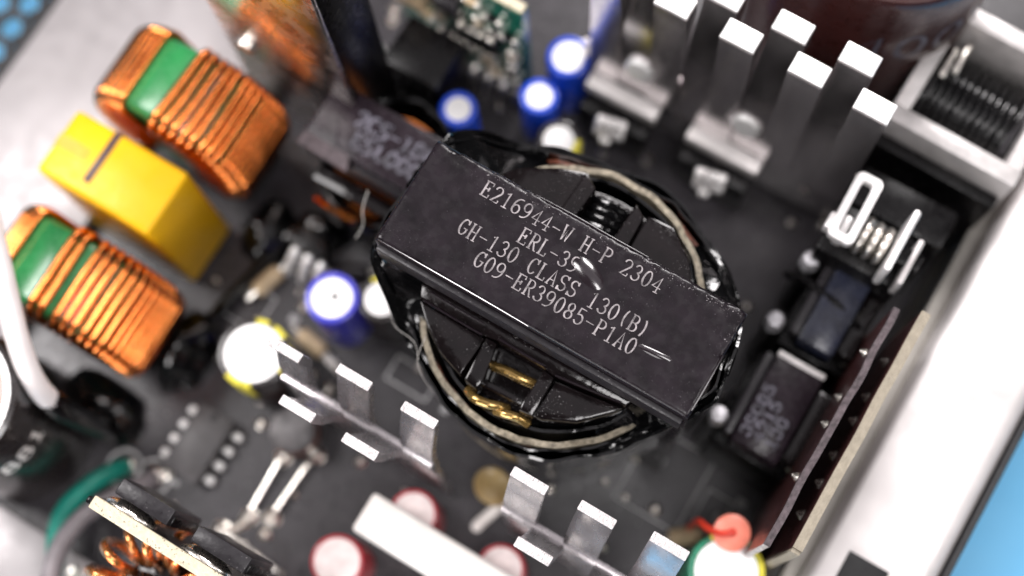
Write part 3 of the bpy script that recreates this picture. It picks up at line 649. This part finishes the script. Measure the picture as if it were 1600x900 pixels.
# ------------------------------------------------------------------ finned heatsink, upper right
def heatsink(name_lbl, loc, plates, fins, th, mat, tipmat, group=None, lip=0.0, cut=.3):
    t = thing('heatsink', name_lbl, 'heatsink', loc)
    off = (-loc[0], -loc[1], -loc[2])
    for p in plates: MB().box(*p, .12).build('plate', mat, t, loc=off)
    for (x0, x1, prof) in fins:
        f = MB().strip(prof, th, x0, x1, .1).build('fin', mat, t, loc=off, ang=40)
        (y1, z1) = prof[-1]
        if lip:
            g = MB().box(x0, x1, y1 - lip * .62, y1 + lip * .38, z1 + .02, z1 + cut, .22)
        else:
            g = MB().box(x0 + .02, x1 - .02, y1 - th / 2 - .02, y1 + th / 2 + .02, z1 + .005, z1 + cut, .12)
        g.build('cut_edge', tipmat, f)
    return t
fins = []
for x, y in ((4.8, 41.2), (13.9, 41.2), (22.7, 41.3), (31.6, 41.5), (40.2, 41.2)):
    x += .6; y += 2; fins.append((x - 2.25, x + 2.25, [(44.7, 14), (44.5, 30), (44.3, 37), (y + .4, 43), (y, 46.6)]))
for x, y in ((9.4, 45.2), (18.6, 45.0), (27.4, 45.3), (36.0, 45.6)):
    x += .6; y += 2; fins.append((x - 2.25, x + 2.25, [(44.9, 14), (45.0, 30), (45.6, 37), (y, 43), (y, 46.6)]))
heatsink('dark mirror-like heatsink plate with two rows of bright white-ended fins', (22, 43.7, 0), [(1.5, 43.6, 44.6, 46.3, 1, 19.5)], fins, 2.7, m_sink_dark, m_fintip, cut=.5)
def transistor(x, y, z, label, tilt=0):
    t = thing('power_transistor', label, 'transistor', (x, y, 0), group='transistors clamped to the finned heatsink')
    MB().box(-5.6, 5.6, -.4, 1.9, z - 2.4, z, .25).build('metal_tab', m_pfcframe, t)
    MB().box(-5.3, 5.3, -2.6, -.45, 2.5, z - 3.0, .35).build('body', m_black, t)
    for k in (-2.5, 0, 2.5): MB().box(k - .4, k + .4, -1.5, -.9, .1, 2.45).build('lead', m_tin, t)
    MB().lathe([(0, 0), (2.1, 0), (2.1, .5), (1.7, .9), (0, 1.0)], n=24, mat=Matrix.Translation((1.6, 1.9, z + 9)) @ Matrix.Rotation(R_(75), 4, 'X')).build('glow_disc', m_alu_top, t)  # bright disc put in for the glow on the plate above the tab
    mt_ = Matrix.Translation((0.2, -2.9, z - 4.2)) @ Matrix.Rotation(R_(30), 4, 'X') @ Matrix.Rotation(R_(12), 4, 'Z')
    MB().box(-2.3, 2.3, -1.5, 1.5, -.3, 1.0, .45, 3, mat=mt_).box(-1.2, .3, -2.6, -1.7, -.6, .3, .25, mat=mt_).build('spring_clip', m_bead, t)
    MB().box(-1.5, 1.5, -.16, .16, 1.0, 1.03, mat=mt_).build('clip_slot', m_black, t)
    return t
transistor(9.5, 41.4, 14, 'black power transistor with shiny screw below the capacitor with the glaring top')
transistor(25.6, 41.6, 14, 'black power transistor with round bright screw near the middle of the finned heatsink')

# ------------------------------------------------------------------ power factor choke
pf = thing('framed_choke', 'large choke with pale rectangular frame and glossy black winding, beside the outer rim', 'choke', (51.4, 60.6, 0), rz=R_(-1.5))
MB().box(-8.6, -6.4, -7.1, 7.3, 1, 28, .35).build('frame_bar', m_pfcframe, pf)
MB().box(7.4, 9.6, -7.1, 7.3, 1, 28, .35).build('frame_bar', m_pfcframe, pf)
MB().box(-8.7, 9.7, -9.7, -7.2, 1, 28.6, .4).build('frame_bar', m_pfcframe, pf)
MB().box(-8.7, 9.7, 7.4, 9.9, 1, 28.6, .4).build('frame_bar', m_pfcframe, pf)
MB().box(-8.2, 9.2, -11.6, -9.8, 2, 24, .3).build('tape_wrap', m_black, pf)
MB().cyl(0, 0, -7.4, 7.4, 6.6, 40, mat=Matrix.Translation((.4, 0, 18)) @ Matrix.Rotation(R_(90), 4, 'Y')).build('winding', m_tape, pf)
wt = MB().tube([(0, 7.0 * math.cos(2 * math.pi * i / 28), 7.0 * math.sin(2 * math.pi * i / 28)) for i in range(28)], .55, 8, closed=True).mesh('wire_turn', 60)
for i in range(12): inst(wt, 'wire_turn', m_tape, pf, (-5.4 + i * 1.05, 0, 18.2), (0, 0, R_(random.uniform(-2, 2))))
for a in ((-5.2, 3.2), (-4.0, 4.6)): MB().box(a[0] - .4, a[0] + .4, a[1] - 3, a[1] + 1.6, 24.6, 26, .2).build('terminal', m_tin, pf)
MB().box(6.0, 6.9, -5, 4, 18, 25.5, .2).build('bobbin_cheek', m_greyplastic, pf)

# ------------------------------------------------------------------ bright clip coil
bc = thing('bright_coil', 'small coil between a bright open metal loop and a bright cheek, above the black boxes', 'coil', (48, 36, 0))
CO = (-48, -36, 0)
m = MB(); lp = rrect(1.7, 4.6, .8, 4)
b = m.bm; q = []
for u, v in lp:
    k = .52
    ui, vi = (u * .42, v * .78)
    q.append([b.verts.new((44.75 + u - .02 * v, 35.0 + v, 37.2)), b.verts.new((44.75 + ui - .02 * v, 35.0 + vi, 37.2)), b.verts.new((44.75 + ui - .02 * v, 35.0 + vi, 35.6)), b.verts.new((44.75 + u - .02 * v, 35.0 + v, 35.6))])
for i in range(len(q)):
    A, B = q[i], q[(i + 1) % len(q)]
    for k in range(4): b.faces.new((A[k], B[k], B[(k + 1) % 4], A[(k + 1) % 4]))
bmesh.ops.recalc_face_normals(b, faces=b.faces[:]); bmesh.ops.bevel(b, geom=[e for e in b.edges if e.calc_face_angle(0) > 1.2], offset=.18, segments=2, affect='EDGES')
m.build('loop_terminal', m_fintip, bc, loc=CO)
MB().box(42.5, 43.4, 31.5, 33.8, 33.5, 35.8, .3).build('foot', m_fintip, bc, loc=CO)
MB().box(44.2, 45.4, 31.6, 34.8, 31, 34.4, .35).build('post', m_fintip, bc, loc=CO)
wt2 = MB().tube([(0, 2.0 * math.cos(2 * math.pi * i / 20), 2.0 * math.sin(2 * math.pi * i / 20)) for i in range(20)], .55, 8, closed=True).mesh('wire_turn', 60)
for i in range(3): inst(wt2, 'wire_turn', m_tin, bc, (47.3 + i * 1.35 - 48, 34.2 - 36, 32.0))
MB().box(44, 55, 33.0, 35.4, 31, 32.8, .3).build('coil_former', m_black, bc, loc=CO)
MB().box(51.0, 51.9, 30.0, 38.6, 30, 37.0, .35).build('cheek', m_fintip, bc, loc=CO)
MB().box(53.4, 54.2, 30.6, 37.0, 28, 33.0, .3).build('cheek', m_pfcframe, bc, loc=CO)
MB().box(43, 54.5, 31, 38, .5, 29, .4).build('base', m_black, bc, loc=CO)
bs_ = thing('tall_capacitor', 'dark box capacitor in shadow behind the bright coil', 'capacitor', (50, 44, 0))
MB().box(-6.5, 7, -3.6, 2.0, .5, 24, .5).build('case_box', m_black, bs_); MB().tube([(0, 0, 0), (0, 0, .6)], .3).build('lead', m_tin, bs_)

# ------------------------------------------------------------------ small pulse transformers by the right rim
def pulse(x0, x1, y0, y1, z, mat, label, wire=False, text=False):
    cx, cy = (x0 + x1) / 2, (y0 + y1) / 2
    t = thing('pulse_transformer', label, 'transformer', (cx, cy, 0), group='small taped transformers along the right rim')
    w, h = (x1 - x0) / 2, (y1 - y0) / 2
    MB().box(-w, w, -h, h, z - 5.5, z, .35).build('core', mat, t)
    MB().box(-w - .02, w + .02, h - .75, h + .05, z - 3, z + .1, .15).build('core_strip', m_pfcframe if text else m_greyplastic, t)
    MB().box(-w - 1.3, -w - .1, -h + .6, h - .6, z - 4.5, z - .8, .3).build('winding', m_greyplastic, t)
    MB().box(w + .1, w + 2.4, -h + 1.2, h - 1.6, z - 6, z - 1.6, .4).build('bobbin', m_bobbin, t)
    MB().box(-w - 2.0, w + 2.5, -h - .2, h + .2, .5, z - 6.1, .3).build('base', m_black, t)
    for k in range(3):
        yy = -h + 1.5 + k * (2 * h - 3) / 2
        MB().lathe([(0, 0), (.5, 0), (.55, .6), (.3, 1.1), (0, 1.2)], w + 2.0, yy, 12, Matrix.Translation((0, 0, z - 5.6))).build('pin', m_tin, t)
    if text:
        for i, (s, xx) in enumerate((('130', 1.2), ('4216', -.6), ('39085', -2.3))):
            letters(s, m_faint, t, None, 1.5, 1.4, .34, lambda a, c, xx=xx: Vector((xx - c + .9, -5.2 + a, z + .01)))
    return t
pa = pulse(46.7, 51.6, 20.6, 32.4, 25, m_navy, 'narrow blue-black taped transformer crossed by a dark wire, below the bright coil')
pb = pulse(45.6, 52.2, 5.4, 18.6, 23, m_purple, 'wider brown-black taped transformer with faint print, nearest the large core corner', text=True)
cw = MB().tube([(41.5, 28.6, 20.5), (43.5, 28.4, 22.8), (46.5, 27.6, 24.4), (50, 26.8, 24.5), (53.4, 26.0, 22.5), (54.6, 25.6, 19)], .55, 10, smooth=6).build('crossing_wire', m_black)
tag(cw, 'thin black wire lying across the narrow blue-black transformer', 'wire')
for x, y, z, lb in ((43.2, 22.0, 23, 'pale round-ended capacitor beside the narrow blue-black transformer'), (42.9, 7.5, 23, 'pale round-ended capacitor beside the wider brown-black transformer'), (43.4, 31.2, 24, 'crinkled grey capacitor at the corner below the bright coil')):
    t = thing('small_capacitor', lb, 'capacitor', (x, y, 0), group='small round capacitors by the right transformers')
    MB().lathe([(0, .2), (1.25, .2), (1.25, z - .8), (1.0, z - .25), (.7, z - .1), (0, z - .1)], n=24).build('can', m_dullbead, t)
    MB().lathe([(1.35, .3), (1.35, z - 3.0), (1.26, z - 2.9)], n=24).build('sleeve', m_black, t)

# ------------------------------------------------------------------ upright boards by the right rim
def wavy_board(x, y0, y1, z0, ztop, th, wav, seed, n=60):
    mb = MB(); b = mb.bm; V = []
    for i in range(n + 1):
        y = y0 + (y1 - y0) * i / n; dx = wav * noise.noise(Vector((y * .16, seed, 0))); z = ztop(y) if callable(ztop) else ztop
        z += wav * .25 * noise.noise(Vector((y * 1.1, seed, 2)))
        V.append([b.verts.new((x + dx, y, z0)), b.verts.new((x + dx, y, z)), b.verts.new((x + dx + th, y, z)), b.verts.new((x + dx + th, y, z0))])
    for i in range(n):
        for k in range(4): b.faces.new((V[i][k], V[i][(k + 1) % 4], V[i + 1][(k + 1) % 4], V[i + 1][k]))
    b.faces.new(V[0]); b.faces.new(V[-1][::-1]); bmesh.ops.recalc_face_normals(b, faces=b.faces[:]); return mb
rb = thing('side_board', 'upright circuit board with beige cut edge next to the right rim', 'circuit board', (58, 11, 0))
wavy_board(57.0, -4.8, 26.6, 2, 39.4, 1.2, .12, 2).build('board_sheet', m_brownpcb, rb, loc=(-58, -11, 0))
wavy_board(57.02, -4.85, 26.65, 39.42, 40.1, 1.15, .12, 2).build('board_edge', m_fr4b, rb, loc=(-58, -11, 0))
MB().box(57.05, 58.15, -5.4, -4.86, 2, 39.9, .1).build('end_edge', m_fr4b, rb, loc=(-58, -11, 0))
sj = MB().lathe([(1.0, 0), (.85, .4), (.45, 1.1), (.3, 1.5), (0, 1.6)], n=14).mesh('solder_joint')
for y, z in ((21, 33), (16, 33.5), (12.6, 34), (8, 33), (4, 34.5), (0, 33)):
    inst(sj, 'solder_joint', m_tin, rb, (56.95 - 58, y - 11, z), (0, R_(-90), 0)).scale = (.7, .7, .5)
rb2 = thing('insulating_board', 'red-brown upright board with rough edge standing just inside the beige-edged one', 'circuit board', (55, 10, 0))
wavy_board(54.2, -6, 25.6, 2, lambda y: 38.5 + .02 * y, .7, .45, 6).build('board_sheet', m_brownpcb, rb2, loc=(-55, -10, 0))
wavy_board(54.15, -6, 25.6, 38.3, lambda y: 39.0 + .02 * y, .8, .45, 6).build('rough_edge', m_roughedge, rb2, loc=(-55, -10, 0))
for y, z in ((20, 36), (14, 35), (10, 36.5), (3, 36)): inst(sj, 'solder_joint', m_tin, rb2, (54.1 - 55, y - 10, z), (0, R_(-90), 0)).scale = (.6, .6, .45)

# ------------------------------------------------------------------ lower heatsinks with tabs
def tabs(cs, front):
    out = []
    for x, y in cs:
        w = 2.25
        if front: prof = [(-17.3, 26), (-17.6, 30), (-18.6, 35), (-19.7, 39), (y, 43), (y, 44)]
        else: prof = [(-16.8, 26), (-16.6, 30), (-16.0, 35), (-14.9, 39.5), (y, 43), (y, 44)]
        out.append((x - w, x + w, prof))
    return out
heatsink('bent sheet heatsink with sheared tabs, left of the gap holding the ochre disc', (5, -17, 0), [(-5.6, 16.2, -17.6, -16.5, 1, 31)],
         tabs([(-3.4, -15.3), (5.2, -14.0), (13.9, -13.9)], False) + tabs([(1.6, -20.3), (10.05, -20.3)], True), 1.15, m_sink, m_cut)
heatsink('bent sheet heatsink with sheared tabs, between the ochre disc and the green capacitor', (37, -17, 0), [(26.0, 47.4, -17.6, -16.5, 1, 31)],
         tabs([(28.3, -13.9), (36.6, -13.3), (45.1, -12.2)], False) + tabs([(32.6, -20.3), (41.2, -20.3)], True), 1.15, m_sink, m_cut)

# ------------------------------------------------------------------ other parts on the board
wb = thing('cement_resistor', 'long white ceramic block lying at the lower edge, in front of the heatsinks', 'resistor', (22, -25.8, 0))
MB().box(-12.2, 14, -2.9, 2.7, 13, 19.5, .6, 3).build('ceramic_body', m_white, wb)
for k in (-10, 11): MB().tube([(k, 0, 13.2), (k, 0, 0)], .5).build('lead', m_tin, wb)
dip = thing('chip', 'eight-legged dark grey chip lying on the board near the green wire', 'chip', (-18.1, -29.7, 0))
MB().box(-2.9, 2.9, -5.1, 5.1, .5, 3.6, .25).build('body', m_chipbody, dip)
MB().lathe([(.55, 3.61), (.5, 3.62), (0, 3.62)], 0, 4.2, 14).build('notch', m_black, dip)
pin = MB().box(-.75, .75, -.6, .6, 0, 1.6, .35).mesh('pin')
for s_ in (-1, 1):
    for i in range(4): inst(pin, 'pin', m_alu_top, dip, (s_ * 3.75, -3.55 + i * 2.37, .1))
di = thing('drum_inductor', 'small round dark inductor with a brown rim next to the chip', 'inductor', (-7.0, -21.4, 0))
MB().lathe([(0, .2), (3.4, .2), (3.4, 1.4), (2.6, 1.5), (2.6, 4.6), (3.2, 4.7), (3.2, 6), (2.9, 6.2), (0, 6.2)], n=36).build('drum', m_drum, di)
MB().lathe([(2.65, 1.55), (3.3, 1.6), (3.3, 4.5), (2.65, 4.6)], n=36).build('winding', m_foil, di)
for k, (a, c, lb) in enumerate((((-7.3, -25.4), (-6.9, -34.4), 'bare jumper wire nearest the chip, of two side by side'), ((-3.4, -22.8), (-3.9, -32.8), 'bare jumper wire farther from the chip, of two side by side'), ((-9.3, -38.2), (1.6, -38.9), 'bare jumper wire behind the small board with cream edge'), ((24.4, -11.4), (21.6, -19.4), 'thick white jumper wire beside the ochre disc'), ((-13.2, -8.9), (-7.2, -10.4), 'pale jumper wire between the violet capacitor and the black capacitor with yellow marks'))):
    r = (.3, .3, .34, .8, .7)[k]; mt = (m_tin, m_tin, m_tin, m_white, m_white)[k]
    o = MB().tube([(a[0], a[1], 0), (a[0] * .93 + c[0] * .07, a[1] * .93 + c[1] * .07, 1.2), (a[0] * .07 + c[0] * .93, a[1] * .07 + c[1] * .93, 1.2), (c[0], c[1], 0)], r, 8).build('jumper_wire', mt)
    tag(o, lb, 'wire', 'jumper wires on the board')
od = thing('disc_capacitor', 'ochre disc capacitor in the gap between the two tabbed heatsinks', 'capacitor', (21.5, -13.9, 0))
MB().lathe([(0, -1.3), (1.8, -1.1), (2.7, -.4), (2.8, 0), (2.7, .4), (1.8, 1.1), (0, 1.3)], n=28, mat=Matrix.Translation((0, 0, 8)) @ Matrix.Rotation(R_(35), 4, 'X')).build('disc', m_ochre, od)
MB().tube([(-1.4, -1.2, 6.2), (-1.6, -1.6, 0)], .35).tube([(1.4, -1.2, 6.2), (1.6, -1.6, 0)], .35).build('lead', m_tin, od)
rd = thing('disc_capacitor', 'salmon disc capacitor with red lead by the green capacitor', 'capacitor', (51.6, -4.4, 0))
MB().lathe([(0, -1.0), (1.5, -.9), (2.3, -.4), (2.4, 0), (2.3, .4), (1.6, .75), (0, .8)], n=30, mat=Matrix.Translation((0, 0, 20)) @ Matrix.Rotation(R_(8), 4, 'X')).build('disc', m_salmon, rd)
MB().tube([(0, 0, 20.9), (-1.2, -.9, 20.6), (-3.0, -.9, 19.0), (-4.2, -.3, 15), (-4.4, 0, 0)], .45, 8, smooth=5).build('lead', m_redlead, rd)
MB().lathe([(.6, 20.75), (.5, 20.95), (0, 21.0)], 0, 0, 14).build('solder_spot', m_redlead, rd)
tq = thing('small_transistor', 'small black transistor with three bright leads behind the violet capacitor', 'transistor', (-19.2, .2, 0))
MB().prism([(-3, 1), (3, 1), (3, 2.2), (1.8, 3.8), (-1.8, 3.8), (-3, 2.2)], 3, 8, .3).build('body', m_black, tq)
for k in (-2.3, 0, 2.3): MB().tube([(k, 1.4, 3.8), (k, -.2, 3.4), (k * 1.1, -1.6, 1.6), (k * 1.15, -2.0, 0)], .72, 10, smooth=5).build('lead', m_alu_top, tq)
for x, y, a, col_, lb in ((-13.2, 2.8, 30, m_greyplastic, 'grey axial diode lying behind the violet capacitor'), (-23.2, -4.6, 75, m_tan, 'tan chip resistor on bare board near the yellow capacitor'), (-12.4, -9.2, -10, m_tan, 'tan axial resistor beside the pale jumper wire'), (44.2, 14.6, 60, m_greyplastic, 'dark axial diode between large core and brown-black transformer'), (47.4, -5.6, 40, m_tan, 'tan axial resistor in shade left of the salmon disc')):
    t = thing('axial_part', lb, 'resistor', (x, y, 0), R_(a))
    MB().tube([(-2.4, 0, 1.5), (-1.9, 0, 1.5), (1.9, 0, 1.5), (2.4, 0, 1.5)], lambda f: 1.3 if .15 < f < .85 else .9, 14).build('body', col_, t)
    MB().tube([(-2.3, 0, 1.5), (-3.8, 0, 1.5), (-4.3, 0, 0)], .35, 8).build('lead', m_tin, t); MB().tube([(2.3, 0, 1.5), (3.8, 0, 1.5), (4.3, 0, 0)], .35, 8).build('lead', m_tin, t)
# black glue lumps and sleeved wire in the dark valley left of the transformer
def lump(x, y, rx, ry, h, label, seed):
    mb = MB(); b = bmesh.new(); bmesh.ops.create_icosphere(b, subdivisions=3, radius=1)
    for v in b.verts:
        k = 1 + .28 * noise.noise(v.co * 1.4 + Vector((seed, 0, 0))); v.co = Vector((v.co.x * rx * k, v.co.y * ry * k, max(-.2, v.co.z * h * k)))
    mb._merge(b); o = mb.build('glue_lump', m_tape, loc=(x, y, .2), ang=60)
    return tag(o, label, 'glue', 'black glue lumps on the board')
lump(-27.6, -19.6, 4.2, 6.0, 6.5, 'black glossy glue lump right beside the lower choke', 1)
lump(-27.4, 1.5, 4.0, 5.0, 5, 'black glue lump under the upper choke beside the yellow capacitor', 2)
lump(-33.5, -32.5, 7, 4.5, 4, 'broad black glue lump between the lower choke and the green wire', 3)
lump(-20.6, 5.5, 4, 3.0, 6, 'black glue lump below the small transformer', 5)
sw = MB().tube([(-22.0, 6.5, 3), (-24.6, 1, 2.2), (-25.6, -5, 1.6), (-26.6, -10.5, 1.8), (-27.0, -14, 2.5)], 1.0, 10, smooth=6).build('sleeved_wire', m_tape)
tag(sw, 'thin black sleeved wire running down the bare board past the yellow capacitor', 'wire')

# ------------------------------------------------------------------ lower left corner
sb = thing('output_board', 'small upright board with cream edge, two black connectors soldered on its back', 'circuit board', (-4, -41, 0))
SO = (4, 41, 0)
wavy_board(0, 0, 1, 0, 1, 1, 0, 0, 2).bm.free()
MB().box(-13.0, 12, -41.7, -40.2, 4, 42.0).build('board_sheet', m_greyplastic, sb, loc=SO)
MB().box(-13.0, 12, -41.65, -40.15, 42.02, 43.0, .12).build('board_edge', m_fr4, sb, loc=SO)
MB().box(-13.75, -13.02, -41.4, -40.5, 34, 42.8, .25).build('end_burr', m_black, sb, loc=SO)
for x in (-11.6, -1.2):
    MB().box(x, x + 7.2, -38.9, -36.9, 30, 42.2, .2).build('connector', m_greyplastic, sb, loc=SO)
    MB().box(x + 5.6, x + 7.4, -38.85, -37.6, 30, 41.2, .2).build('connector_key', m_black, sb, loc=SO)
    mb = MB(); bb = bmesh.new(); bmesh.ops.create_icosphere(bb, subdivisions=3, radius=1)
    for v in bb.verts: v.co = Vector((x + 2.2 + v.co.x * 3.5, -40.1 + v.co.y * 1.15 * (1 + .1 * noise.noise(v.co * 3)), 39.4 + v.co.z * 2.3))
    mb._merge(bb).build('solder_blob', m_solder, sb, loc=SO)
cc = thing('copper_coil', 'orange copper coil on a black core in front of the small cream-edged board', 'coil', (-5.5, -47.6, 0))
MB().cyl(0, 0, 1, 27, 4.2, 30, .5).build('core', m_tape, cc)
ct = MB().tube([(6.2 + 2.6 * math.cos(2 * math.pi * i / 26), 0, 2.4 * 2.6 * math.sin(2 * math.pi * i / 26)) for i in range(26)], .62, 8, closed=True).mesh('wire_turn', 60)
for i in range(15): inst(ct, 'wire_turn', m_copper2, cc, (0, 0, 24.5 + (i % 2) * .5), (0, R_(random.uniform(-6, 6)), R_(i * 24 + random.uniform(-4, 4))))
MB().lathe([(0, 0), (1.4, 0), (1.4, 1.5), (.8, 2), (0, 2)], 0, 0, 20, Matrix.Translation((-1.4, .6, 27))).build('glue_spot', m_tape, cc)
bq = thing('black_capacitor', 'large black capacitor cut by the left edge, open brown top and white print', 'capacitor', (-41.5, -41.2, 0))
MB().lathe([(0, .3), (10, .3), (10, 29), (9.8, 30), (9.2, 30.3), (8.9, 29.9)], n=56).build('sleeve', m_blackslv, bq)
MB().lathe([(9.1, 29.6), (9.1, 30.32), (8.4, 30.32), (8.4, 29.5)], n=48).build('rim', m_alu_top, bq)
MB().lathe([(8.45, 29.45), (0, 29.3)], n=48).build('top', m_foil, bq)
letters('881', m_white, bq, None, 2.6, 3.4, .55, lambda a, c: Vector((10.03 * math.cos((a - 4.6) / 10), 10.03 * math.sin((a - 4.6) / 10), 19.2 + c)))
wc = MB().tube([(-52, -13.5, 37.6), (-46.8, -18.9, 37), (-41.9, -24.0, 35), (-39.8, -26.5, 33.5), (-35.7, -31.0, 31), (-32.6, -34.0, 27), (-30.9, -35.0, 20), (-30.4, -35.2, 10), (-30.4, -35.2, 0)], 1.45, 16, smooth=8).build('white_cable', m_whitewire)
MB().tube([(-32.0, -34.5, 24.5), (-30.9, -35.0, 20), (-30.4, -35.2, 10), (-30.4, -35.2, .2)], 1.7, 16, smooth=8).build('shade_sleeve', m_tape, wc)  # black tube added where the cable's lower end fades into shade
tag(wc, 'thick white cable bending down past the lower choke at the left edge', 'cable')
gw = MB().tube([(-26.3, -38.1, 0), (-26.6, -39.2, 2.2), (-27.6, -42.5, 4.6), (-28.2, -46.5, 5.6), (-27.2, -50, 6), (-24.4, -54.5, 6.4), (-22, -62, 6)], 1.35, 14, smooth=7).build('green_wire', m_greenwire)
tag(gw, 'teal green wire soldered near the chip, curving to the lower left', 'wire')
yw = MB().tube([(-21.9, -37.3, 0), (-22.2, -38.6, 1.8), (-23.6, -42, 4.6), (-24.8, -46, 7.6), (-24.6, -51, 9.5), (-22.6, -56, 10.2), (-20, -64, 10)], 1.3, 14, smooth=7).build('grey_wire', m_greywire)
tag(yw, 'grey wire beside the green one, passing under the cream-edged board', 'wire')
ch = thing('chassis_plate', 'light grey metal plate lying under the wires in the lower left corner', 'plate', (-33, -56, 0))
MB().box(-12, 12, -8, 4.4, .1, 1.4, .3).build('plate', m_ledge, ch); MB().cyl(9.8, 2.2, 1.42, 1.9, 1.1, 18, .2).build('rivet', m_tin, ch)
